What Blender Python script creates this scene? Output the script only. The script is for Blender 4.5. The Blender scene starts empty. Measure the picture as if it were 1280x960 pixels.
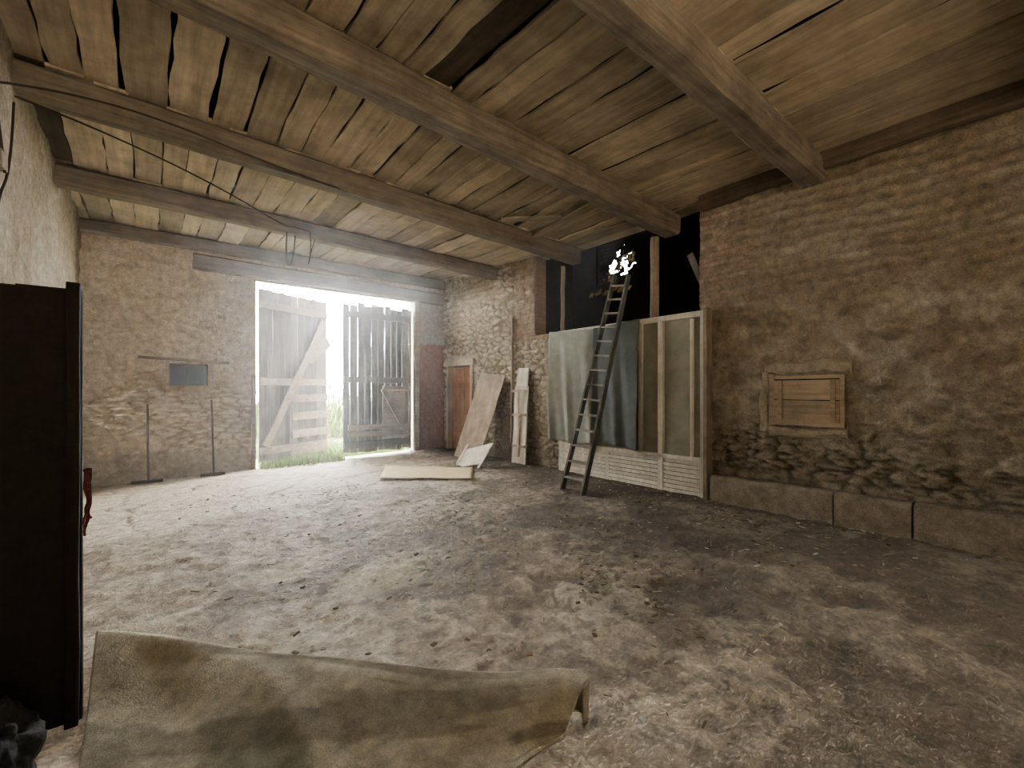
import bpy, bmesh, math, random
import numpy as np
from mathutils import Vector, Matrix, noise
random.seed(7); rng=np.random.RandomState(3)
S=bpy.context.scene; COL=S.collection
XR=6.2; XL=-0.93; YB=10.6; YS=-4.0
def fz(x,y): return -0.02*(XR-x)

# ---------------------------------------------------------------- numpy noise
def h2(a,b,s=0.):
    x=np.sin(a*127.1+b*311.7+s*74.7)*43758.5453
    return x-np.floor(x)
def vn(x,y,s=0.):
    xi=np.floor(x);yi=np.floor(y);fx=x-xi;fy=y-yi
    fx=fx*fx*(3-2*fx);fy=fy*fy*(3-2*fy)
    return (h2(xi,yi,s)*(1-fx)+h2(xi+1,yi,s)*fx)*(1-fy)+(h2(xi,yi+1,s)*(1-fx)+h2(xi+1,yi+1,s)*fx)*fy
def fbm(x,y,s=0.,o=4):
    r=0;a=.5;t=0
    for i in range(o):
        r=r+a*vn(x,y,s+i*3.1);t+=a;x=x*2.03+5.1;y=y*2.03+1.7;a*=.5
    return r/t
def sst(a,b,x):
    t=np.clip((x-a)/(b-a),0,1);return t*t*(3-2*t)
def courses(u,v,h,w,s,warp=.35,edge=.35):
    v=v+h*warp*2*(fbm(u*1.1,v*1.1,s,2)-.5)+h*warp*(fbm(u*4,v*4,s+9,2)-.5)
    u=u+w*warp*(fbm(u*3,v*5,s+4,2)-.5)
    r=np.floor(v/h);wr=w*(.6+.9*h2(r,r*0+2,s));q=(u+13.7*h2(r,r*0+5,s))/wr;c=np.floor(q)
    fu=q-c;fv=v/h-r
    d=np.minimum(np.minimum(fu,1-fu)*wr,np.minimum(fv,1-fv)*h)
    return sst(0,edge*h,d),h2(r,c,s+2)
def voro(x,y,s=0.):
    xi=np.floor(x);yi=np.floor(y);d1=np.full(x.shape,9.);d2=np.full(x.shape,9.);idd=np.zeros(x.shape)
    for a in(-1,0,1):
        for b in(-1,0,1):
            px=xi+a+h2(xi+a,yi+b,s);py=yi+b+h2(xi+a,yi+b,s+7)
            d=np.hypot(px-x,py-y);n=d<d1
            d2=np.where(n,d1,np.minimum(d2,d));d1=np.where(n,d,d1);idd=np.where(n,h2(xi+a,yi+b,s+11),idd)
    return d1,d2-d1,idd
def rubble(u,v,sx,sy,s):
    uu=u/sx+.5*(fbm(u*4,v*6,s,3)-.5);vv=v/sy+.7*(fbm(u*2.5,v*5,s+3,3)-.5)
    d,e,i=voro(uu,vv,s);return sst(.0,.34,e),i
def mix(a,b,t):
    a=np.asarray(a,float);b=np.asarray(b,float)
    return a*(1-t[:,None])+b*t[:,None]

# ---------------------------------------------------------------- materials
def nmat(name):
    m=bpy.data.materials.new(name);m.use_nodes=True
    nt=m.node_tree;b=nt.nodes['Principled BSDF'];b.inputs['Roughness'].default_value=.9
    b.inputs['Specular IOR Level'].default_value=.25
    return m,nt,b
def N(nt,t,**k):
    n=nt.nodes.new(t)
    for a,v in k.items(): setattr(n,a,v)
    return n
def noise_n(nt,vec,scale,detail=6,rough=.6):
    n=N(nt,'ShaderNodeTexNoise');n.inputs['Scale'].default_value=scale;n.inputs['Detail'].default_value=detail
    n.inputs['Roughness'].default_value=rough;nt.links.new(vec,n.inputs['Vector']);return n.outputs['Fac']
def ramp(nt,f,stops):
    r=N(nt,'ShaderNodeValToRGB');e=r.color_ramp.elements
    while len(e)<len(stops): e.new(.5)
    for i,(p,c) in enumerate(stops):
        e[i].position=p;e[i].color=(c,c,c,1) if isinstance(c,(int,float)) else (*c,1)
    nt.links.new(f,r.inputs['Fac']);return r.outputs['Color']
def mul(nt,a,b,f=1.):
    m=N(nt,'ShaderNodeMix',data_type='RGBA',blend_type='MULTIPLY');m.inputs[0].default_value=f
    nt.links.new(a,m.inputs[6]);nt.links.new(b,m.inputs[7]);return m.outputs[2]
def bump(nt,b,h,dist,st=1.):
    n=N(nt,'ShaderNodeBump');n.inputs['Distance'].default_value=dist;n.inputs['Strength'].default_value=st
    nt.links.new(h,n.inputs['Height'])
    if b.inputs['Normal'].is_linked: nt.links.new(b.inputs['Normal'].links[0].from_socket,n.inputs['Normal'])
    nt.links.new(n.outputs[0],b.inputs['Normal'])
def pos(nt,scale=(1,1,1)):
    g=N(nt,'ShaderNodeNewGeometry');m=N(nt,'ShaderNodeMapping');m.inputs['Scale'].default_value=scale
    nt.links.new(g.outputs['Position'],m.inputs[0]);return m.outputs[0],g
def earthy(name,attr=True,color=(.3,.25,.18),lo=.65,hi=1.2,sc=9,bd=.02,rough=.93,fine=60,spec=.2):
    m,nt,b=nmat(name);b.inputs['Roughness'].default_value=rough;b.inputs['Specular IOR Level'].default_value=spec
    v,g=pos(nt)
    if attr:
        a=N(nt,'ShaderNodeAttribute',attribute_name='Col');c=a.outputs['Color']
    else:
        a=N(nt,'ShaderNodeRGB');a.outputs[0].default_value=(*color,1);c=a.outputs[0]
    n1=noise_n(nt,v,sc,8,.65);n2=noise_n(nt,v,fine,5,.7)
    c=mul(nt,c,ramp(nt,n1,[(.3,lo),(.7,hi)]));c=mul(nt,c,ramp(nt,n2,[(.25,lo),(.75,hi)]))
    nt.links.new(c,b.inputs['Base Color'])
    bump(nt,b,n1,bd*1.5);bump(nt,b,n2,bd*.5)
    return m
def wood(name,c1,c2,axis='z',grain=28,isl=(.65,1.15),rough=.85,bd=.004,st=.6):
    m,nt,b=nmat(name);b.inputs['Roughness'].default_value=rough
    s=[1,1,1];s['xyz'.index(axis)]=.06
    v,g=pos(nt,tuple(s))
    add=N(nt,'ShaderNodeVectorMath',operation='ADD');comb=N(nt,'ShaderNodeMath',operation='MULTIPLY');comb.inputs[1].default_value=37.
    nt.links.new(g.outputs['Random Per Island'],comb.inputs[0]);nt.links.new(v,add.inputs[0]);nt.links.new(comb.outputs[0],add.inputs[1])
    n1=noise_n(nt,add.outputs[0],grain,8,.65)
    v2,_=pos(nt);n2=noise_n(nt,v2,2.5,6,.7)
    c=ramp(nt,n1,[(.32,c1),(.68,c2)])
    c=mul(nt,c,ramp(nt,n2,[(.3,st),(.62,1.15)]))
    c=mul(nt,c,ramp(nt,g.outputs['Random Per Island'],[(0,isl[0]),(1,isl[1])]))
    nt.links.new(c,b.inputs['Base Color']);bump(nt,b,n1,bd)
    return m
M_wall=earthy('rubble_and_render',bd=.035,sc=10,lo=.56,hi=1.28)
M_floor=earthy('earthen_floor',lo=.48,hi=1.38,sc=8,bd=.04,rough=.75,fine=38,spec=.4)
M_plank=wood('ceiling_board_wood',(.42,.35,.255),(.70,.60,.45),'y',13,(.56,1.1),st=.68)
M_plankd=wood('dark_ceiling_board',(.05,.04,.03),(.11,.09,.065),'y',16,(.8,1.1))
M_beam=wood('old_beam_wood',(.095,.077,.058),(.215,.178,.137),'x',20,(.9,1.05),bd=.012)
M_beamy=wood('wall_plate_wood',(.07,.05,.035),(.14,.11,.08),'y',20,(.9,1.05),bd=.012)
M_post=wood('post_wood',(.17,.13,.095),(.32,.26,.19),'z',20,(.8,1.1),bd=.01)
M_handle=wood('dark_handle_wood',(.07,.05,.035),(.13,.10,.07),'z',20,(.9,1.1))
M_door=wood('weathered_door_boards',(.06,.053,.045),(.19,.17,.145),'z',26,(.5,1.15))
M_doorh=wood('door_rail_wood',(.18,.145,.105),(.38,.31,.23),'x',22,(.7,1.15))
M_odoor=wood('orange_door_wood',(.24,.12,.06),(.38,.20,.11),'z',22,(.8,1.1))
M_shut=wood('shutter_wood',(.21,.155,.10),(.37,.285,.185),'y',26,(.85,1.1))
M_ply=wood('plywood',(.34,.27,.195),(.52,.42,.31),'z',9,(.9,1.05))
M_cream=wood('cream_paint_wood',(.54,.50,.40),(.78,.73,.61),'z',14,(.85,1.05),st=.75)
M_card=earthy('cardboard',False,(.68,.55,.32),.8,1.1,5,.003)
M_ladder=wood('ladder_wood',(.05,.055,.048),(.13,.135,.115),'z',30,(.9,1.1))
M_tread=wood('tread_wood',(.16,.155,.13),(.32,.30,.25),'y',30,(.8,1.15))
M_dark=earthy('blackened_board',False,(.014,.011,.009),.7,1.2,12,.006)
M_sack=earthy('dark_sacking',False,(.03,.03,.03),.6,1.3,14,.01)
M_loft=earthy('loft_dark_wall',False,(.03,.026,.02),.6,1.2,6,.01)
M_glass,nt,b=nmat('fibreglass_panel');b.inputs['Roughness'].default_value=.35
v,_=pos(nt);nt.links.new(ramp(nt,noise_n(nt,v,3,5),[(.3,(.17,.165,.13)),(.7,(.29,.285,.225))]),b.inputs['Base Color'])
M_tarp=earthy('canvas_tarp',True,lo=.8,hi=1.12,sc=6,bd=.004,rough=.8)
M_carpet=earthy('old_carpet_underside',True,lo=.6,hi=1.25,sc=11,bd=.014,fine=110)
M_metal,nt,b=nmat('dark_iron');b.inputs['Base Color'].default_value=(.05,.04,.03,1);b.inputs['Roughness'].default_value=.6
M_pane,nt,b=nmat('dusty_pane');b.inputs['Base Color'].default_value=(.012,.013,.015,1);b.inputs['Roughness'].default_value=.5
M_cable,nt,b=nmat('cable_rubber');b.inputs['Base Color'].default_value=(.03,.025,.02,1)
M_rope=earthy('red_rope',False,(.12,.03,.022),.6,1.2,30,.004)
M_ochre=earthy('straw_tile',False,(.50,.38,.18),.5,1.2,12,.006)
M_grass,nt,b=nmat('grass_green')
g=N(nt,'ShaderNodeNewGeometry');nt.links.new(ramp(nt,g.outputs['Random Per Island'],[(0,(.06,.12,.02)),(1,(.24,.34,.09))]),b.inputs['Base Color'])
M_field=earthy('meadow',False,(.30,.31,.20),.7,1.2,3,.03)
M_straw,nt,b=nmat('floor_litter')
g=N(nt,'ShaderNodeNewGeometry');nt.links.new(ramp(nt,g.outputs['Random Per Island'],[(0,(.05,.035,.02)),(.6,(.16,.12,.07)),(.9,(.34,.27,.17)),(.97,(.6,.6,.54)),(1,(.45,.5,.55))]),b.inputs['Base Color'])

# ---------------------------------------------------------------- mesh helpers
def finish(name,bm,mats,parent=None,smooth=False,bev=0):
    me=bpy.data.meshes.new(name);bmesh.ops.recalc_face_normals(bm,faces=bm.faces);bm.to_mesh(me);bm.free()
    if not isinstance(mats,(list,tuple)): mats=[mats]
    for m in mats: me.materials.append(m)
    if smooth: me.polygons.foreach_set('use_smooth',[True]*len(me.polygons))
    o=bpy.data.objects.new(name,me);COL.objects.link(o)
    if parent: o.parent=parent
    if bev:
        md=o.modifiers.new('bev','BEVEL');md.width=bev;md.segments=2;md.limit_method='ANGLE'
    return o
def empty(name,loc=(0,0,0)):
    o=bpy.data.objects.new(name,None);o.empty_display_size=.2;COL.objects.link(o);return o
def plank(bm,p0,p1,wd,w,t,seg=1,jit=0.,mi=0,cham=0.,taper=1.,cap=True):
    p0=Vector(p0);p1=Vector(p1);L=(p1-p0);d=L.normalized();wd=Vector(wd);wd=(wd-d*wd.dot(d)).normalized();n=d.cross(wd)
    rings=[]
    for i in range(seg+1):
        f=i/seg;c=p0+L*f;k=1+(taper-1)*f
        ww=w*.5*k;tt=t*.5*k
        if cham:
            ch=min(cham,ww*.8,tt*.8)
            q=[(-ww+ch,-tt),(ww-ch,-tt),(ww,-tt+ch),(ww,tt-ch),(ww-ch,tt),(-ww+ch,tt),(-ww,tt-ch),(-ww,-tt+ch)]
        else: q=[(-ww,-tt),(ww,-tt),(ww,tt),(-ww,tt)]
        off=(random.uniform(-1,1)*jit,random.uniform(-1,1)*jit*.5)
        rings.append([bm.verts.new(c+wd*(a+off[0]+random.uniform(-jit,jit)*.5)+n*(b_+off[1])) for a,b_ in q])
    m=len(rings[0])
    for i in range(seg):
        for j in range(m):
            f=bm.faces.new((rings[i][j],rings[i][(j+1)%m],rings[i+1][(j+1)%m],rings[i+1][j]));f.material_index=mi
    for r in(rings[0],rings[-1]):
        f=bm.faces.new(r);f.material_index=mi
def box(bm,x0,x1,y0,y1,z0,z1,mi=0):
    plank(bm,((x0+x1)/2,(y0+y1)/2,z0),((x0+x1)/2,(y0+y1)/2,z1),(1,0,0),x1-x0,y1-y0,1,0,mi)
def grid(name,P,colr,nu,nv,mask,mat,parent=None):
    i,j=np.meshgrid(np.arange(nu-1),np.arange(nv-1),indexing='ij')
    a=i*nv+j;f=np.stack([a,a+nv,a+nv+1,a+1],-1).reshape(-1,4)
    if mask is not None: f=f[mask.reshape(-1)]
    me=bpy.data.meshes.new(name);me.from_pydata(P.tolist(),[],f.tolist())
    at=me.color_attributes.new('Col','FLOAT_COLOR','POINT')
    c=np.ones((len(P),4),np.float32);c[:,:3]=np.clip(colr,0,1);at.data.foreach_set('color',c.ravel())
    me.polygons.foreach_set('use_smooth',[True]*len(me.polygons));me.materials.append(mat)
    o=bpy.data.objects.new(name,me);COL.objects.link(o)
    if parent:o.parent=parent
    return o
def curve(name,pts,r,mat,parent=None,poly=False):
    cu=bpy.data.curves.new(name,'CURVE');cu.dimensions='3D';cu.bevel_depth=r;cu.bevel_resolution=2
    for ps in (pts if isinstance(pts[0][0],(list,tuple)) else [pts]):
        sp=cu.splines.new('POLY' if poly else 'NURBS');sp.points.add(len(ps)-1)
        for i,p in enumerate(ps): sp.points[i].co=(*p,1)
        if not poly: sp.order_u=3;sp.use_endpoint_u=True
    cu.materials.append(mat);o=bpy.data.objects.new(name,cu);COL.objects.link(o)
    if parent:o.parent=parent
    return o

# ================================================================= RIGHT WALL
K=.84
TAN=K*np.array((.44,.355,.245));STONE=K*np.array((.50,.43,.32));MORT=K*np.array((.19,.15,.10));BRICK=K*np.array((.43,.305,.205));GREYP=K*np.array((.50,.43,.325))
res=.026
ys=np.arange(YS,YB+res,res);zs=np.arange(-.3,4.62,res);nu,nv=len(ys),len(zs)
Yg,Zg=[a.ravel() for a in np.meshgrid(ys,zs,indexing='ij')]
hs,rs=rubble(Yg,Zg,.24,.075,1.)
hf,rf=rubble(Yg,Zg,.26,.11,6.)
ht,rt=courses(Yg,Zg,.13,3.2,3.,.55,.5)
hb,rb=courses(Yg,Zg,.068,.25,5.,.10,.28)
nz=fbm(Yg*1.3,Zg*1.3,2,4);nf=fbm(Yg*7,Zg*7,8,4);lump=fbm(Yg*3.2,Zg*3.2,5,4);n9=fbm(Yg*5,Zg*7,12,5)
far=sst(6.3,6.9,Yg)
low=(1-sst(.80,1.3,Zg+(nz-.5)*1.2+(nf-.5)*.6))*(1-far)
patch=.45*sst(.57,.68,fbm(Yg*1.7,Zg*2.2,71,4))*(1-far)*(Zg<2.6)
low=np.maximum(low,patch)*(.75+.25*sst(.35,.55,fbm(Yg*4,Zg*4,73,3)))
up=sst(2.45,2.75,Zg+(nz-.5)*.4)
brick=((Yg>2.75+.12*(np.floor(Zg/.14)%2)+.7*(nz-.5))&(Yg<4)&(Zg>2.62)).astype(float)
brick2=((Yg>6.1)&(Yg<7.6+.2*(np.floor(Zg/.14)%2))&(Zg>2.6)).astype(float)
farst=far*sst(.38,.50,fbm(Yg*1.5,Zg*1.5,33,3)+.12*(Zg<2.6)+.02)*.9
disp=.04*(lump-.5)+.02*(nf-.5)
colr=mix(np.tile(TAN*.95,(len(Yg),1)),GREYP*.95,sst(.4,.65,nz));colr=mix(colr,GREYP*1.2,.6*sst(.6,.72,fbm(Yg*2,Zg*3,81,4)))
mid=(1-up)*(1-low)*(1-far)
disp=disp+mid*(.13*(n9-.5))
colr=mix(colr,MORT*1.15,mid*sst(.52,.66,n9)*.65);colr=mix(colr,GREYP*1.25,mid*sst(.42,.3,n9)*.55)
u2=up*(1-brick)*(1-brick2)
disp=disp+u2*.035*ht+u2*.07*(n9-.5);colr=mix(colr,MORT*1.25,u2*(1-ht)*.6*sst(.28,.5,fbm(Yg*.9,Zg*6,91,3)+.05));colr=mix(colr,MORT*1.4,u2*.5*sst(.55,.68,fbm(Yg*3,Zg*7,95,4)));colr=mix(colr,BRICK*.85,u2*.2*(rt>.6))
disp=disp+low*(.085*hs*(.45+.7*rs)-.05);sc=mix(np.tile(MORT*.95,(len(Yg),1)),STONE*.9,hs)*(.74+.4*rs)[:,None]
colr=colr*(1-low[:,None])+sc*low[:,None]
disp=disp+farst*(.06*hf*(.5+.6*rf)-.03);sc=mix(np.tile(MORT*1.4,(len(Yg),1)),STONE*1.25,hf)*(.75+.4*rf)[:,None]
colr=colr*(1-farst[:,None])+sc*farst[:,None]
bb=np.maximum(brick,brick2)*sst(.30,.46,nf+.06)*.85
disp=disp+bb*(.02*hb);sc=mix(np.tile(GREYP*.5,(len(Yg),1)),BRICK,hb)*(.72+.45*rb)[:,None]
colr=colr*(1-bb[:,None])+sc*bb[:,None]
dr=((Yg>9.02)&(Zg<2.42)&(Yg<10.5)).astype(float)*.8
colr=mix(colr,(.50,.42,.34),dr);disp=disp*(1-.8*dr)
fl=((Zg<.45)&(Yg<3.2)).astype(float);disp=disp*(1-fl)
P=np.stack([XR-disp,Yg,Zg],-1)
yc=(ys[:-1]+res/2)[:,None];zc=(zs[:-1]+res/2)[None,:]
def inr(y0,y1,z0,z1): return (yc>y0)&(yc<y1)&(zc>z0)&(zc<z1)
mask=~(inr(3.22,6.18,-1,2.68)|inr(3.36,6.92,2.66,5)|inr(9.24,10.32,-1,2.18)|inr(1.66,2.36,1.14,1.68))
wr=grid('wall_right',P,colr,nu,nv,mask,M_wall)
bm=bmesh.new()
box(bm,6.23,6.5,3.0,3.36,-.2,4.3);box(bm,6.25,6.5,6.16,6.3,-.2,2.66);box(bm,6.23,6.5,6.92,7.2,2.5,4.5)
box(bm,6.23,6.5,6.16,7.2,2.52,2.66)
M_brickplain,nt,b=nmat('pier_brick')
br=N(nt,'ShaderNodeTexBrick');br.inputs['Color1'].default_value=(.35,.24,.17,1);br.inputs['Color2'].default_value=(.27,.185,.13,1);br.inputs['Mortar'].default_value=(.25,.21,.16,1)
br.inputs['Scale'].default_value=1;br.inputs['Brick Width'].default_value=.24;br.inputs['Row Height'].default_value=.068;br.inputs['Mortar Size'].default_value=.012
g=N(nt,'ShaderNodeNewGeometry');sx=N(nt,'ShaderNodeSeparateXYZ');ad=N(nt,'ShaderNodeMath');cb=N(nt,'ShaderNodeCombineXYZ')
nt.links.new(g.outputs['Position'],sx.inputs[0]);nt.links.new(sx.outputs[0],ad.inputs[0]);nt.links.new(sx.outputs[1],ad.inputs[1]);nt.links.new(ad.outputs[0],cb.inputs[0]);nt.links.new(sx.outputs[2],cb.inputs[1]);nt.links.new(cb.outputs[0],br.inputs['Vector'])
nt.links.new(br.outputs['Color'],b.inputs['Base Color']);bump(nt,b,br.outputs['Fac'],-.01)
finish('pier_reveals',bm,M_brickplain,wr)
bm=bmesh.new()
box(bm,6.5,6.6,YS-.4,3.2,-.4,4.8);box(bm,6.5,6.6,3.2,YB+.4,-.4,2.48);box(bm,6.5,6.6,6.95,YB+.4,2.48,4.8)
finish('leak_backing',bm,M_loft,wr)  # dark backing added to stop daylight leaking through hatch and slats

bm=bmesh.new();M_block=earthy('limestone_block',False,(.33,.28,.21),.55,1.25,6,.03)
cuts=[3.12,1.68,1.0,-.35,-1.5,-2.7,-3.9]
for k in range(len(cuts)-1):
    a,b_=cuts[k],cuts[k+1];dz=random.uniform(-.02,.02)
    plank(bm,(6.12,a-.008,.14),(6.12,b_+.008,.14),(0,0,1),.46+dz,.22,9,.012,0,.04)
finish('trim_stone_base',bm,M_block,smooth=False)

# ================================================================= BACK WALL
xs=np.arange(XL-.25,XR+.3,res);nu2=len(xs)
Xg,Zg=[a.ravel() for a in np.meshgrid(xs,zs,indexing='ij')]
nz=fbm(Xg*1.2,Zg*1.2,21,4);nf=fbm(Xg*8,Zg*8,23,4);hs,rs=rubble(Xg,Zg,.28,.095,11.);n9=fbm(Xg*6,Zg*9,26,4)
low=(1-sst(1.3,1.8,Zg+(nz-.5)*1.2))*sst(.42,.54,fbm(Xg*1.4,Zg*2,27,4)+.06+.08*(Xg>0))
low=np.maximum(low,.25*sst(.56,.66,fbm(Xg*1.6,Zg*1.6,29,4))*(Zg<3.2))
disp=.04*(fbm(Xg*3,Zg*3,25,4)-.5)+.05*(n9-.5)
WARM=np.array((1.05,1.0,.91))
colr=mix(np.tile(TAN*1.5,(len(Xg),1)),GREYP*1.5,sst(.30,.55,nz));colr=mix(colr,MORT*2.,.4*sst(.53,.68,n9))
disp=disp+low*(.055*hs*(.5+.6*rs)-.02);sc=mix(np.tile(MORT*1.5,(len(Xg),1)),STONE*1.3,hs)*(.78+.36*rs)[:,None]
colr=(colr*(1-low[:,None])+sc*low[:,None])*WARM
pl=(Zg<.38+.05*(nf-.5))&(Xg<1.6);colr=mix(colr,(.40,.335,.24),.8*pl.astype(float));disp=np.where(pl,.03+.01*(nf-.5),disp)
red=((Xg>5.42)&(Zg<2.75+.05*(nf-.5))).astype(float);colr=mix(colr,(.27,.10,.05),red*(.8+.2*nf));disp=np.where(Xg>5.3,.004*nf,disp)
colr=mix(colr,(.36,.325,.26),((Xg>5.3)&(red<.5)).astype(float))
P=np.stack([Xg,YB-disp,Zg],-1)
xc=(xs[:-1]+res/2)[:,None];zc=(zs[:-1]+res/2)[None,:]
mask=~(((xc>1.74)&(xc<5.3)&(zc<3.82))|((xc>.30)&(xc<.90)&(zc>1.62)&(zc<2.04)))
wb=grid('wall_back',P,colr,nu2,nv,mask,M_wall)
M_plain=earthy('reveal_render',False,(.40,.345,.26),.75,1.15,8,.015)
bm=bmesh.new();box(bm,1.45,1.735,10.62,10.74,-.3,3.85);box(bm,5.32,5.7,10.62,10.85,-.3,3.85);box(bm,1.4,5.7,10.63,10.8,3.83,4.3)
box(bm,.2,1.0,10.86,10.9,1.5,2.2);box(bm,.2,.3,10.6,10.88,1.55,2.1);box(bm,.9,1.0,10.6,10.88,1.55,2.1);box(bm,.2,1.0,10.62,10.88,1.5,1.62);box(bm,.2,1.0,10.62,10.88,2.04,2.15)
finish('doorway_reveals',bm,M_plain,wb)
bm=bmesh.new();plank(bm,(.66,10.575,4.0),(XR-.02,10.575,3.97),(0,0,1),.30,.16,8,.012,0,.03)
finish('trim_lintel',bm,M_beam)
bm=bmesh.new();plank(bm,(5.36,10.56,.0),(5.36,10.56,3.82),(1,0,0),.13,.12,4,.004,0,.01)
plank(bm,(1.68,10.54,-.12),(1.68,10.54,1.85),(1,0,0),.08,.06,4,.006)
finish('trim_door_jambs',bm,M_doorh)

# ================================================================= LEFT WALL
ys3=np.arange(YS,YB+.2,.035);zs3=np.arange(-.3,4.7,.035)
Yg,Zg=[a.ravel() for a in np.meshgrid(ys3,zs3,indexing='ij')]
nz=fbm(Yg*1.1,Zg*1.1,41,4);n5=fbm(Yg*5,Zg*5,44,4)
colr=mix(np.tile(GREYP*.95,(len(Yg),1)),TAN*.8,sst(.4,.7,nz));colr=mix(colr,MORT*1.3,.5*sst(.58,.7,n5));P=np.stack([XL+.07*(n5-.5)+.03*nz,Yg,Zg],-1)
grid('wall_left',P,colr,len(ys3),len(zs3),None,M_wall)

# ================================================================= FRONT WALL (behind viewpoint) with unseen opening, shaped for fill light
bm=bmesh.new()
box(bm,XL-.1,-.3,YS-.4,YS,-.3,4.6);box(bm,1.8,XR+.3,YS-.4,YS,-.3,4.6);box(bm,-.3,1.8,YS-.4,YS,3.3,4.6)
finish('wall_front',bm,M_plain)

# ================================================================= FLOOR
fx=np.arange(XL-.1,XR+.45,.026);fy=np.arange(YS,YB+.35,.026)
X,Y=[a.ravel() for a in np.meshgrid(fx,fy,indexing='ij')]
n1=fbm(X*.7,Y*.7,51,4);n2=fbm(X*3,Y*3,53,5);n3=fbm(X*11,Y*11,55,4);n4=fbm(X*1.6+3,Y*1.6,57,5);n6=fbm(X*5,Y*5,59,5)
slab=sst(6.6,7.0,Y+(n1-.5)*1.5)*(1-sst(4.3,4.8,X+(n2-.5)))
crust=sst(.46,.54,n6+.25*(n4-.5))
z=-.02*(XR-X)+.03*(n1-.5)+(1-.8*slab)*(.03*(n2-.5)+.014*crust+.028*(n3-.5))
d1,e,_i=voro(X*.9+.4*n2,Y*.9+.4*n1,4);crack=(1-sst(0,.045,e))*slab;z-=.02*crack
colr=mix(np.tile((.255,.205,.145),(len(X),1)),(.38,.315,.23),crust)
colr=mix(colr,(.50,.43,.32),.6*sst(.50,.64,fbm(X*1.3,Y*1.3,61,5)))
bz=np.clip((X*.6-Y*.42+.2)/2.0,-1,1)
dirt=sst(.47,.60,fbm(X*1.8,Y*1.8,63,6)+.09*bz)  # dirt patches, biased to deepen the dim near-right corner
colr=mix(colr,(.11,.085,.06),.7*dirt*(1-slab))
corner_shade=sst(.2,1.6,bz*2+(n2-.5)*1.2);colr=colr*(1-.5*corner_shade[:,None])  # dimness of the near-right corner painted into the floor colour
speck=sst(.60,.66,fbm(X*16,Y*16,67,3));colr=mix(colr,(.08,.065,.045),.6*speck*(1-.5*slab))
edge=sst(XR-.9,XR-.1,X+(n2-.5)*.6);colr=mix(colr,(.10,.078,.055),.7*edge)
colr=mix(colr,(.54,.475,.365),.7*slab);colr=mix(colr,(.07,.055,.04),crack*.9)
for (cx,cy,r) in [(1.55,3.75,.45),(.95,4.4,.35),(2.6,6.2,.3)]:
    k=(1-sst(r*.6,r,np.hypot(X-cx,(Y-cy)*1.3)+.5*(n2-.5)));colr=mix(colr,(.54,.47,.31),.5*k)
for (cx,cy,r) in [(3.3,1.9,.35),(3.9,1.2,.3),(2.55,2.75,.2),(3.0,.9,.35),(4.4,2.4,.2)]:
    k=(1-sst(r*.5,r,np.hypot(X-cx,Y-cy)+.9*(n6-.5)));colr=mix(colr,(.06,.047,.035),.65*k);z-=.02*k
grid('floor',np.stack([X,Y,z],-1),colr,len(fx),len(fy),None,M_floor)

# ================================================================= BEAMS + CEILING
B=[(10.62,10.62,4.22,4.24,.14,.24),(8.2,8.4,4.13,4.08,.22,.27),(5.95,6.1,4.12,3.96,.24,.28),(3.95,4.1,4.20,3.95,.29,.32),
   (1.97,2.07,4.0,3.96,.27,.30),(-.1,0,4.0,3.96,.27,.30),(-2.2,-2.1,4.0,3.96,.27,.3),(-4.0,-4.0,4.0,3.96,.27,.3)]
for k,(yl,yr,zl,zr,w,h) in enumerate(B):
    bm=bmesh.new();xe=XR+(.22 if k in(2,3) else .1)
    plank(bm,(XL-.1,yl-w/2,zl+h/2),(xe,yr-w/2,zr+h/2),(0,1,0),w,h,14,.012,0,.035)
    finish('ceiling_beam',bm,M_beam)
bm=bmesh.new()
plank(bm,(6.14,YS,4.22),(6.14,3.3,4.2),(0,0,1),.22,.16,12,.012,0,.03)
finish('trim_wall_plate',bm,M_beamy)
def btop(k,x):
    yl,yr,zl,zr,w,h=B[k];f=(x-XL)/(XR-XL);return yl+(yr-yl)*f-w/2, zl+(zr-zl)*f+h
bm=bmesh.new();lastd=False
for k in range(len(B)-1):
    x=XL-.12
    while x<XR+.3:
        w=random.uniform(.22,.36);xc_=x+w/2
        y0,z0=btop(k+1,xc_);y1,z1=btop(k,xc_);sk=random.uniform(-.02,.02);gap=random.choice([.010,.014,.02,.03])
        mi=0;dz=random.uniform(0,.03)
        if k==3 and 1.98<xc_<2.25: mi=1;dz=.05
        if k==2 and 4.3<xc_<5.1: sk=random.uniform(-.22,.22);w*=.85
        if random.random()<.03 and k!=3: mi=1
        plank(bm,(xc_-sk,y0-.1,z0+.014+dz),(xc_+sk,y1+.1,z1+.014+dz),(1,0,0),w-gap,.028,9,.012,mi)
        x+=w
plank(bm,(4.3,5.6,4.20),(5.0,5.0,4.22),(0,1,0),.16,.025,2,.01)
plank(bm,(5.2,5.8,4.17),(5.0,4.3,4.20),(1,0,0),.18,.025,3,.01)
ceil=finish('ceiling',bm,[M_plank,M_plankd])
bm=bmesh.new();box(bm,XL-.4,XR+.4,YS-.4,YB+.4,4.72,4.80);box(bm,XL-.4,XL-.3,YS-.4,YB+.4,4.2,4.8);box(bm,XL-.4,XR+.4,YB+.3,YB+.4,4.2,4.8);box(bm,XL-.4,XR+.4,YS-.42,YS-.32,4.2,4.8)
finish('sky_blocker_box',bm,M_loft,ceil)  # dark box added above the planks to keep sky out of gaps

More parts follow.
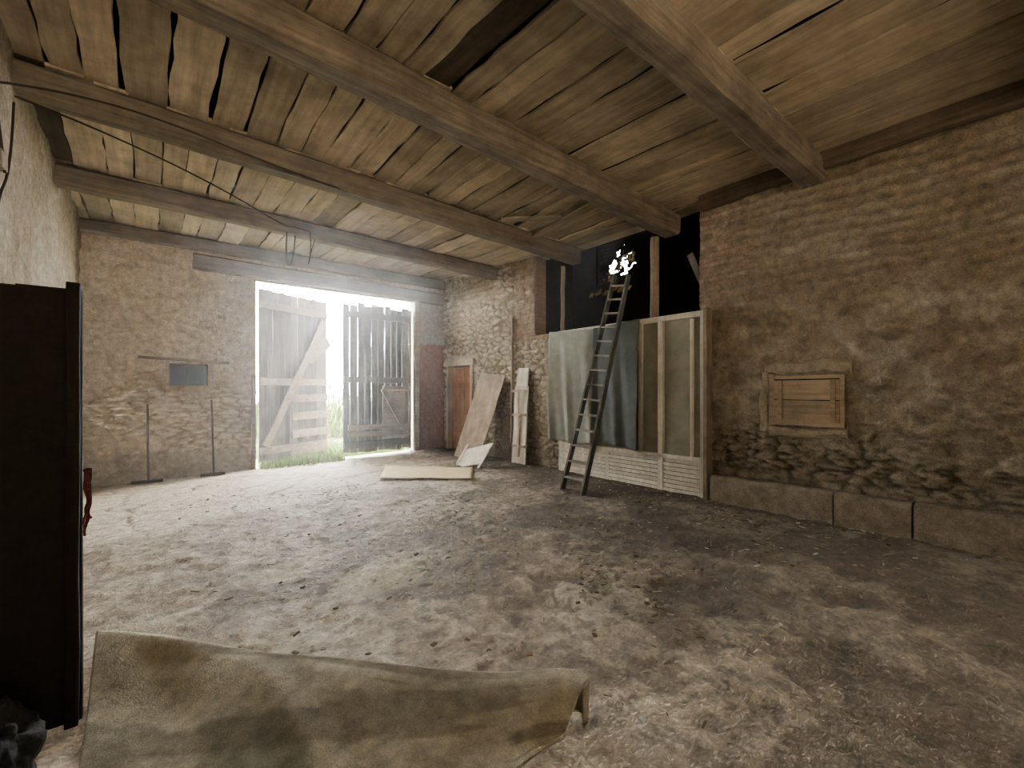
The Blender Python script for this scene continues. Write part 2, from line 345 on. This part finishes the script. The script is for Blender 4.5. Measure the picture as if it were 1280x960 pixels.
# ================================================================= LOFT BEHIND RIGHT WALL
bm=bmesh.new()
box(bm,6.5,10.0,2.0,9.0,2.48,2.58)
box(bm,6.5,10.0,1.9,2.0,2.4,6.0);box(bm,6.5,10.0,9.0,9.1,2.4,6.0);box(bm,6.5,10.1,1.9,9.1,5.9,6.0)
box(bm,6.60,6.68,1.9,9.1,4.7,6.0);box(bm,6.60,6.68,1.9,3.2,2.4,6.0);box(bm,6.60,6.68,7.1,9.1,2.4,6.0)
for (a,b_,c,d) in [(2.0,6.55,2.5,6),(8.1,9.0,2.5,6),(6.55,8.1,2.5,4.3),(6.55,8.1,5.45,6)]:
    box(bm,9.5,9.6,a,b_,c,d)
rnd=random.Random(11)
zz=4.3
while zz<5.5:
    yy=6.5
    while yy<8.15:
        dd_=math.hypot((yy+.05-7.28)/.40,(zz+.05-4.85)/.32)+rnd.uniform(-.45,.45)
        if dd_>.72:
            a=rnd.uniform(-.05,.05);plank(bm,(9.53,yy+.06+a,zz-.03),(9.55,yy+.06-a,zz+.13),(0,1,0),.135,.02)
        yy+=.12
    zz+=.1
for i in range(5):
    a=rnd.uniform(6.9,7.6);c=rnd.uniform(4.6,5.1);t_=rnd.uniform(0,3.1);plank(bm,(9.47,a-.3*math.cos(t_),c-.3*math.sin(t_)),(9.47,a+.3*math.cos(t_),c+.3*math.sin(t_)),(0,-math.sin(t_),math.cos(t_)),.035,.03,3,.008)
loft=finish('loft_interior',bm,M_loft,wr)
for y,x,w in((4.17,6.3,.13),(6.28,6.36,.10)):
    bm=bmesh.new();plank(bm,(x,y,2.60),(x,y,3.97),(1,0,0),w,w,6,.01,0,.04);finish('loft_post',bm,M_post)
bm=bmesh.new();plank(bm,(6.72,3.35,2.62),(6.9,3.9,3.75),(1,0,0),.05,.10,3,.005);finish('leaning_plank',bm,M_post)
bm=bmesh.new()
for i in range(9):
    a=i/8;j=rnd.uniform(-.03,.03);plank(bm,(7.5,6.55-.12*i,3.57+j),(7.6,6.55-.12*i+rnd.uniform(-.08,.08),3.68+j),(0,1,rnd.uniform(-.6,.6)),rnd.uniform(.06,.11),.02)
for i in range(16):
    yy=rnd.uniform(5.3,6.1);zz=3.75+(6.1-yy)*.5+rnd.uniform(-.06,.1);t_=rnd.uniform(.3,1.6);plank(bm,(7.4,yy,zz),(7.5,yy+.16*math.cos(t_),zz+.16*math.sin(t_)),(0,-math.sin(t_),math.cos(t_)),.045,.02)
finish('hanging_tile_row',bm,M_ochre)

# ================================================================= PARTITION
pt=empty('framed_partition')
bm=bmesh.new()
box(bm,6.10,6.18,3.90,3.99,.0,2.62);box(bm,6.09,6.19,3.22,3.30,.0,2.66);box(bm,6.10,6.18,3.42,3.46,.5,2.56)
box(bm,6.10,6.18,4.28,4.34,.5,2.6);box(bm,6.10,6.19,3.22,6.16,2.58,2.66);box(bm,6.12,6.18,4.95,5.02,0,.56);box(bm,6.12,6.18,5.5,5.56,0,.56);box(bm,6.12,6.18,6.08,6.16,0,2.6)
box(bm,6.10,6.18,3.3,6.16,.50,.56);finish('frame',bm,M_cream,pt,bev=.006)
bm=bmesh.new()
for i in range(8):
    z=.0+.064*i;plank(bm,(6.135+.008*(i%2),3.3,z+.03),(6.135+.008*(i%2),6.1,z+.03),(0,0,1),.046,.04,4,.004)
box(bm,6.16,6.17,3.3,6.1,-.05,.5)
finish('slatted_base',bm,M_cream,pt)
bm=bmesh.new();box(bm,6.15,6.165,3.3,6.1,.5,2.6);finish('panel',bm,M_glass,pt)
bm=bmesh.new();plank(bm,(6.10,3.19,.0),(6.10,3.19,2.68),(1,0,0),.16,.05,4,.004);finish('outer_post',bm,M_post,pt)
nu,nv=110,70;u,v=[a.ravel() for a in np.meshgrid(np.linspace(0,1,nu),np.linspace(0,1,nv),indexing='ij')]
Yt=4.27+2.05*u;bot=.62+.05*np.sin(u*7)-.06*sst(.75,1,u)-.05*(u<.3);top=2.66-.05*np.sin(u*3.1)
Zt=top+(bot-top)*v
fold=.035*np.sin(u*26+2*v)*v**.7+.03*np.sin(u*11+1)*(.3+v)+.02*np.sin(u*48+v*5)*v+.05*fbm(u*5,v*5,3)
Xt=6.05-fold-.03*v
ct=mix(np.tile((.095,.11,.105),(len(u),1)),(.25,.26,.22),sst(.42,.5,u))
ct=ct*(.75+.5*fbm(u*4,v*4,9))[:,None];ct=mix(ct,(.03,.035,.035),(np.abs(u-.44)<.02).astype(float)*.7)
o=grid('hanging_tarp',np.stack([Xt,Yt,Zt],-1),ct,nu,nv,None,M_tarp);md=o.modifiers.new('s','SOLIDIFY');md.thickness=.006

# ================================================================= LADDER
ld=empty('ladder')
A0=Vector((5.0,4.96,-.03));A1=Vector((6.22,4.90,3.50));C0=Vector((4.97,4.50,-.03));C1=Vector((6.2,4.60,3.45))
bm=bmesh.new();plank(bm,A0,A1,(1,0,0),.085,.035,6,.001);plank(bm,C0,C1,(1,0,0),.085,.035,6,.001);finish('rails',bm,M_ladder,ld)
bm=bmesh.new()
for i in range(14):
    f=.06+i*.068;a=A0.lerp(A1,f);c=C0.lerp(C1,f);plank(bm,a,c,(1,0,0),.085,.026)
finish('treads',bm,M_tread,ld)

# ================================================================= BARN DOOR LEAVES
def leaf(name,W,H,broken):
    root=empty(name);bm=bmesh.new();x=0;z0=0
    while x<W-.05:
        w=min(random.uniform(.13,.2),W-x);g=random.choice([.004,.006,.010,.014]) if broken else random.choice([.003,.006,.01])
        plank(bm,(x+w/2,0,z0+random.uniform(0,.04)),(x+w/2+random.uniform(-.006,.006),0,H-random.uniform(0,.08 if broken else .03)),(1,0,0),w-g,.025,8,.003);x+=w
    finish('boards',bm,M_door,root)
    bm=bmesh.new()
    for z in ((.25,1.72,3.35) if not broken else (.2,1.75,3.3)):
        plank(bm,(.02,-.035,z),(W-.02,-.035,z+.01),(0,0,1),.15,.04,4,.004)
    finish('rails',bm,M_doorh if not broken else M_door,root)
    return root
d1_=leaf('door_1',1.76,3.70,False)
bm=bmesh.new()
plank(bm,(.12,-.07,.35),(1.62,-.07,3.2),(1,0,0),.15,.035,4,.004)
for z in(.55,.95,1.35): plank(bm,(.75,-.075,z),(1.72,-.075,z+.02),(0,0,1),.17,.03,3,.006)
plank(bm,(1.15,-.07,2.25),(1.74,-.07,2.75),(0,0,1),.3,.03,3,.01)
plank(bm,(.75,-.07,.15),(1.72,-.07,.18),(0,0,1),.2,.03,3,.006)
finish('brace',bm,M_doorh,d1_)
d1_.location=(1.80,10.72,.0);d1_.rotation_euler=(0,0,math.radians(25))
d2_=leaf('door_2',1.74,3.60,True)
bm=bmesh.new()
plank(bm,(.95,-.07,1.55),(1.62,-.07,.35),(1,0,0),.12,.03,3,.004);plank(bm,(1.0,-.06,.3),(1.0,-.06,1.6),(1,0,0),.10,.03,3,.004)
plank(bm,(.95,-.08,1.55),(1.7,-.08,1.55),(0,0,1),.1,.03,3,.004)
for z in(.45,.62): plank(bm,(.1,-.07,z),(1.6,-.07,z),(0,0,1),.13,.03,3,.006)
plank(bm,(1.28,-.05,.3),(1.28,-.05,1.5),(1,0,0),.5,.02,3,.004)
finish('patches',bm,M_doorh,d2_)
d2_.location=(3.54,10.70,.04)

# ================================================================= SMALL DOOR, HATCH, WINDOW
d3=empty('door_3');bm=bmesh.new()
y=9.28
for i in range(5): plank(bm,(6.27,y+.1,.02),(6.27,y+.1,2.14),(0,1,0),.2-.008,.03,3,.003);y+=.2
plank(bm,(6.245,9.28,.4),(6.245,10.28,.4),(0,0,1),.12,.03);plank(bm,(6.245,9.28,1.8),(6.245,10.28,1.8),(0,0,1),.12,.03)
finish('boards',bm,M_odoor,d3)
bm=bmesh.new();box(bm,6.14,6.32,9.18,9.26,0,2.2);box(bm,6.14,6.32,10.3,10.38,0,2.2);box(bm,6.12,6.32,9.1,10.45,2.17,2.32);finish('casing',bm,M_ply,d3)
ht_=empty('wooden_hatch');bm=bmesh.new()
for z,h in((1.27,.26),(1.525,.24)): plank(bm,(6.165,2.0-.345,z),(6.165,2.0+.355,z),(0,0,1),h-.004,.03,4,.002)
finish('shutter',bm,M_shut,ht_)
bm=bmesh.new()
box(bm,6.15,6.22,2.35,2.41,1.08,1.72);box(bm,6.15,6.22,1.61,1.65,1.08,1.70);box(bm,6.14,6.22,1.61,2.41,1.09,1.14);box(bm,6.16,6.22,1.62,2.40,1.66,1.70)
plank(bm,(6.145,2.28,1.16),(6.145,2.28,1.64),(0,1,0),.05,.015);plank(bm,(6.145,1.72,1.16),(6.145,1.72,1.64),(0,1,0),.05,.015)
finish('battens',bm,M_shut,ht_)
bm=bmesh.new();plank(bm,(6.21,1.56,1.80),(6.21,2.46,1.80),(0,0,1),.17,.12,7,.018,0,.04);plank(bm,(6.21,1.58,1.02),(6.21,2.42,1.02),(0,0,1),.10,.12,7,.018,0,.03)
plank(bm,(6.21,2.47,1.0),(6.21,2.47,1.75),(0,1,0),.12,.10,7,.018,0,.03)
finish('surround',bm,earthy('dressed_stone',False,(.40,.335,.235),.6,1.25,8,.03),ht_)
w1=empty('window_1');bm=bmesh.new();box(bm,.31,.89,10.80,10.81,1.63,2.03);finish('pane',bm,M_pane,w1)
bm=bmesh.new();box(bm,.31,.34,10.77,10.80,1.62,2.05);box(bm,.86,.89,10.77,10.80,1.62,2.05);box(bm,.58,.60,10.77,10.80,1.62,2.05);box(bm,.31,.89,10.77,10.80,2.0,2.03);finish('frame',bm,M_metal,w1)
bm=bmesh.new();plank(bm,(-.15,10.55,2.13),(1.25,10.55,2.08),(0,0,1),.05,.06,4,.006);finish('trim_window_lintel',bm,M_doorh)

# ================================================================= TOOLS
def tool(name,x,h,head):
    r=empty(name);z0=fz(x,10.2)
    bm=bmesh.new();plank(bm,(x+.02,10.28,z0+.04),(x,10.50,h),(1,0,0),.035,.035,5,.002,0,.012);finish('handle',bm,M_handle,r)
    bm=bmesh.new();plank(bm,(x-head,10.26,z0+.04),(x+head,10.24,z0+.04),(0,0,1),.05,.05,2,.002)
    if name=='garden_rake':
        for i in range(9): plank(bm,(x-head+.04*i+.02,10.22,z0+.04),(x-head+.04*i+.02,10.17,z0-.0),(1,0,0),.008,.008)
    finish('head',bm,M_metal,r)
tool('floor_squeegee',-.02,1.28,.22);tool('garden_rake',.95,1.34,.2)

# ================================================================= LEANING BOARDS
bm=bmesh.new();plank(bm,(5.46,8.40,.0),(6.08,8.22,1.90),(-.15,1,0),.80,.018,4,.002);finish('leaning_plywood_sheet',bm,M_ply)
bm=bmesh.new()
plank(bm,(5.0,7.62,.01),(5.36,7.74,.36),(0.14,1,0),.92,.02)
o=finish('cream_cupboard_door',bm,M_cream,bev=.004)
bm=bmesh.new()
for s in(-.39,.39): plank(bm,(4.985,7.62+s,.02),(5.345,7.74+s,.37),(0,1,0),.06,.012)
finish('stiles',bm,M_cream,o)
vb=empty('upright_plank_door');bm=bmesh.new();plank(bm,(6.0,7.22,.0),(6.1,7.22,1.62),(0,1,0),.42,.03,4,.003)
plank(bm,(6.08,7.2,1.62),(6.13,7.2,2.0),(0,1,0),.34,.03,2,.003);finish('board',bm,M_cream,vb)
bm=bmesh.new();box(bm,5.98,6.0,7.19,7.25,.15,1.5)
for z in(.35,1.0,1.5): box(bm,5.97,6.06,7.02,7.42,z,z+.05)
finish('battens',bm,M_ply,vb)
bm=bmesh.new();plank(bm,(6.08,7.56,.0),(6.12,7.56,3.1),(1,0,0),.045,.04,6,.006);finish('upright_pole',bm,M_post)
def sheet(name,q,sd):
    nu,nv=24,16;u,v=[a.ravel() for a in np.meshgrid(np.linspace(0,1,nu),np.linspace(0,1,nv),indexing='ij')]
    q=np.array(q)
    XY=(q[0]*((1-u)*(1-v))[:,None]+q[1]*(u*(1-v))[:,None]+q[2]*(u*v)[:,None]+q[3]*((1-u)*v)[:,None])
    Zc=-.02*(XR-XY[:,0])+.03+.03*fbm(u*4,v*4,sd)
    o=grid(name,np.column_stack([XY,Zc]),np.tile((.5,.4,.25),(len(u),1)),nu,nv,None,M_card);md=o.modifiers.new('s','SOLIDIFY');md.thickness=.008
sheet('cardboard_sheet',[(3.75,8.75),(4.95,7.35),(4.35,6.5),(3.15,7.6)],2)

# ================================================================= CARPET
nu,nv=170,120;s,t=[a.ravel() for a in np.meshgrid(np.linspace(0,1,nu),np.linspace(0,1,nv),indexing='ij')]
A=np.array((-.25,3.78));Bp=np.array((1.76,1.44));D=np.array((-.215,1.6));C=np.array((1.20,1.40))
r=.062-.012*sst(.15,.45,s)+.018*sst(.6,1,s)+.004*np.sin(s*14)
tt=np.clip((t-.2)/.8,0,1)
XY=(A*((1-s)*(1-tt))[:,None]+Bp*(s*(1-tt))[:,None]+C*(s*tt)[:,None]+D*((1-s)*tt)[:,None])
mids=A*((1-s)*.5)[:,None]+Bp*(s*.5)[:,None]+C*(s*.5)[:,None]+D*((1-s)*.5)[:,None]
q_=np.clip((s-.9)/.1,0,1);kk=.35+.65*np.sqrt(np.maximum(1-q_**2,0));XY=mids+(XY-mids)*kk[:,None]
th=np.clip(t/.2,0,1)*math.pi
curl=(t<.2);outd=np.array((.74,.67))
off=np.where(curl,r*np.sin(th)*1.1,0.)
e1=.42+.4*sst(.12,.42,s)
hz=np.where(curl,r*(1-np.cos(th)),2*r*(1-sst(0,1,np.clip(tt/e1,0,1)))+.012)
XY=XY+outd*off[:,None]
aft=sst(.0,.15,tt)
hz=hz+.022*(fbm(s*6,t*4,7)-.5)*aft+.022*np.exp(-((s-.33-.25*tt)/.05)**2)*aft*(1-sst(.5,1,tt))
hz=hz-.05*np.exp(-((s-.16)/.09)**2)*sst(.0,.12,tt)*(1-sst(.25,.5,tt))
lip=sst(.80,1,s);hz=hz+lip*(.05*(1-.2*tt))*np.where(curl,t/.2,1)
hz=np.maximum(hz,.008)
cc=mix(np.tile((.60,.55,.41),(len(s),1)),(.44,.395,.29),sst(.4,.62,fbm(s*7,t*6,5)))
cc=mix(cc,(.17,.185,.13),.7*(1-sst(.05,.16,np.hypot(s-.36,(t-.62)*.8)+.12*(fbm(s*9,t*9,8)-.5))))
cc=mix(cc,(.19,.16,.11),.6*sst(.53,.64,fbm(s*3,t*9,18)))
o=grid('rolled_carpet',np.column_stack([XY,-.02*(XR-XY[:,0])+.015+hz]),cc,nu,nv,None,M_carpet);md=o.modifiers.new('s','SOLIDIFY');md.thickness=.014;md.offset=0

dd=empty('dark_stall_door');bm=bmesh.new()
x=XL+.06
for w in(.2,.19,.22):
    plank(bm,(x+w/2,3.10,-.12),(x+w/2,3.10,2.0+random.uniform(-.01,.02)),(1,0,0),w+.006,.05,6,.001,0,.003);x+=w
plank(bm,(-.29,3.07,-.12),(-.285,3.07,2.03),(1,0,0),.05,.10,6,.003,0,.008)
finish('boards',bm,M_dark,dd)
bm=bmesh.new();bmesh.ops.create_icosphere(bm,subdivisions=5,radius=1)
for vv in bm.verts:
    p=vv.co.copy();n=noise.fractal(p*2.2,.8,2,4);p*=1+.3*n
    vv.co=Vector((-.57+.20*p.x,2.66+.30*p.y,-.02+.26*max(p.z,-.3)))
finish('dark_sacking_heap',bm,M_sack,smooth=True)
pts=[]
for k in range(7):
    pts.append([(-.235+.015*random.uniform(-1,1),3.05+.03*random.uniform(-1,1),1.12-i*.05*(.6+.4*k/7)) for i in range(8)])
curve('red_baling_twine',pts,.005,M_rope)

# ================================================================= CABLES
curve('ceiling_cable',[[(XL+.05,5.6,4.0),(-.4,5.9,4.05),(.6,6.4,3.98),(1.5,7.0,3.85),(1.7,7.2,3.95),(2.0,7.6,4.05)],[(2.0,7.6,4.05),(2.05,7.7,3.7),(2.0,7.8,3.5),(2.15,7.9,4.05)],[(XL+.05,4.9,3.75),(-.3,5.2,4.05),(1.2,5.75,4.08),(3.0,5.95,4.06)],[(1.75,8.0,4.1),(1.72,8.0,3.6),(1.85,8.05,3.55),(1.9,8.1,4.1)]],.009,M_cable)
curve('wall_cable',[[(XL+.06,5.5,3.9),(XL+.06,5.4,3.3),(XL+.07,4.9,2.9),(XL+.07,4.85,2.5),(XL+.08,4.5,2.2),(XL+.08,4.2,2.05)],[(XL+.06,4.6,4.2),(XL+.05,5.1,3.5),(XL+.06,5.2,3.2)]],.009,M_cable)
bm=bmesh.new();box(bm,XL,XL+.07,5.05,5.25,3.22,3.34);finish('junction_box',bm,M_post,bev=.01)

# ================================================================= FLOOR LITTER
bm=bmesh.new()
for i in range(3000):
    if i<1400:
        x=random.uniform(.2,6.0);y=random.uniform(.6,8.5)
    elif i<2000:
        x=XR-.15-abs(random.gauss(0,.35));y=random.uniform(.3,8.5)
    else:
        cx,cy=random.choice([(3.9,3.6),(5.3,2.6),(5.5,3.9),(3.2,2.4),(2.9,5.2),(4.6,1.8),(2.2,7.2)]);x=random.gauss(cx,.3);y=random.gauss(cy,.3)
    x=min(x,5.95)
    if (x-1.6)*.74+(y-1.52)*.67<.15 and x<1.8: continue
    a=random.uniform(0,6.28);L=random.uniform(.012,.05)*(1 if random.random()<.9 else 2);w=random.uniform(.003,.009) if random.random()<.78 else random.uniform(.012,.03)
    L=max(L,w);z=fz(x,y)+.012+random.uniform(-.008,.010)
    plank(bm,(x,y,z),(x+L*math.cos(a),y+L*math.sin(a),z+random.uniform(-.2,.2)*L),(-math.sin(a),math.cos(a),random.uniform(-.2,.2)),w,w*.3+.002)
finish('floor_litter',bm,M_straw)

# ================================================================= OUTDOORS
bm=bmesh.new();vs=[bm.verts.new(p) for p in((-40,10.95,-.12),(60,10.95,-.12),(60,80,-.3),(-40,80,-.3))];bm.faces.new(vs);finish('ground_outside',bm,M_field)
bm=bmesh.new();vs=[bm.verts.new(p) for p in((-40,-4.0,-.14),(60,-4.0,-.14),(60,-60,-.3),(-40,-60,-.3))];bm.faces.new(vs);finish('ground_yard',bm,M_plain)
bm=bmesh.new()
def blade(x,y,z,h,w=.012):
    a=random.uniform(0,6.28);dx,dy=math.cos(a),math.sin(a);l=random.uniform(.1,.5)*h
    v=[bm.verts.new((x-dy*w,y+dx*w,z)),bm.verts.new((x+dy*w,y-dx*w,z)),bm.verts.new((x+dx*l*.4+dy*w*.7,y+dy*l*.4-dx*w*.7,z+h*.6)),bm.verts.new((x+dx*l,y+dy*l,z+h))]
    bm.faces.new((v[0],v[1],v[2]));bm.faces.new((v[0],v[2],v[3]))
for i in range(4000):
    x=random.uniform(2.0,5.6);y=10.95+random.random()**1.5*3;blade(x,y,-.14,random.uniform(.12,.34),.01)
for i in range(1500):
    x=random.uniform(1.8,3.5);y=random.gauss(10.55,.17)
    if y>10.15 : blade(x,y,-.12,random.uniform(.06,.22),.009)
finish('grass_patch',bm,M_grass)
bm=bmesh.new()
for i in range(5000):
    cx=random.uniform(2,9);x=cx;y=17+random.gauss(0,.6);z=abs(random.gauss(0,.5));blade(x,y,z-.1,random.uniform(.15,.4),.05)
finish('hedge',bm,M_grass)

# ================================================================= LIGHT
w=bpy.data.worlds.new('overcast_sky');S.world=w;w.use_nodes=True;nt=w.node_tree;bg=nt.nodes['Background']
tc=N(nt,'ShaderNodeTexCoord');sp=N(nt,'ShaderNodeSeparateXYZ');nt.links.new(tc.outputs['Generated'],sp.inputs[0])
nt.links.new(ramp(nt,sp.outputs[1],[(0,(1,.88,.72)),(.5,(1,.96,.90)),(1,(1,.985,.95))]),bg.inputs[0])
mr=N(nt,'ShaderNodeMapRange');mr.inputs[1].default_value=-.6;mr.inputs[2].default_value=.8;mr.inputs[3].default_value=2.5;mr.inputs[4].default_value=200
nt.links.new(sp.outputs[1],mr.inputs[0]);nt.links.new(mr.outputs[0],bg.inputs[1])
def portal(name,loc,rot,sx,sy):
    l=bpy.data.lights.new(name,'AREA');l.shape='RECTANGLE';l.size=sx;l.size_y=sy;l.cycles.is_portal=True
    o=bpy.data.objects.new(name,l);o.location=loc;o.rotation_euler=rot;COL.objects.link(o)
portal('sky_portal_barn_door',(3.5,11.6,1.9),(math.radians(-90),0,0),4.4,4.2)
portal('sky_portal_fill_opening',(.75,-3.95,1.6),(math.radians(90),0,0),2.2,3.5)
portal('sky_portal_roof_hole',(9.7,7.3,4.85),(0,math.radians(90),0),1.2,1.2)
m=bpy.data.materials.new('door_glow_haze');m.use_nodes=True;nt=m.node_tree;nt.nodes.remove(nt.nodes['Principled BSDF'])
vs_=N(nt,'ShaderNodeVolumeScatter');vs_.inputs['Density'].default_value=.010;vs_.inputs['Anisotropy'].default_value=.72;vs_.inputs['Color'].default_value=(.92,.96,1,1)
nt.links.new(vs_.outputs[0],nt.nodes['Material Output'].inputs['Volume'])
bm=bmesh.new();box(bm,XL-.15,XR+.15,4.2,YB+.01,-.3,4.6);finish('door_glow_haze',bm,m,ceil)  # scattering volume added to imitate lens glow around the barn door

cam=bpy.data.cameras.new('camera');co=bpy.data.objects.new('camera',cam);COL.objects.link(co)
co.location=(0,0,1.5);co.rotation_euler=(math.radians(90),0,math.radians(-38.9));cam.sensor_width=36;cam.lens=15.83;cam.shift_y=.0078;cam.clip_start=.05
S.camera=co
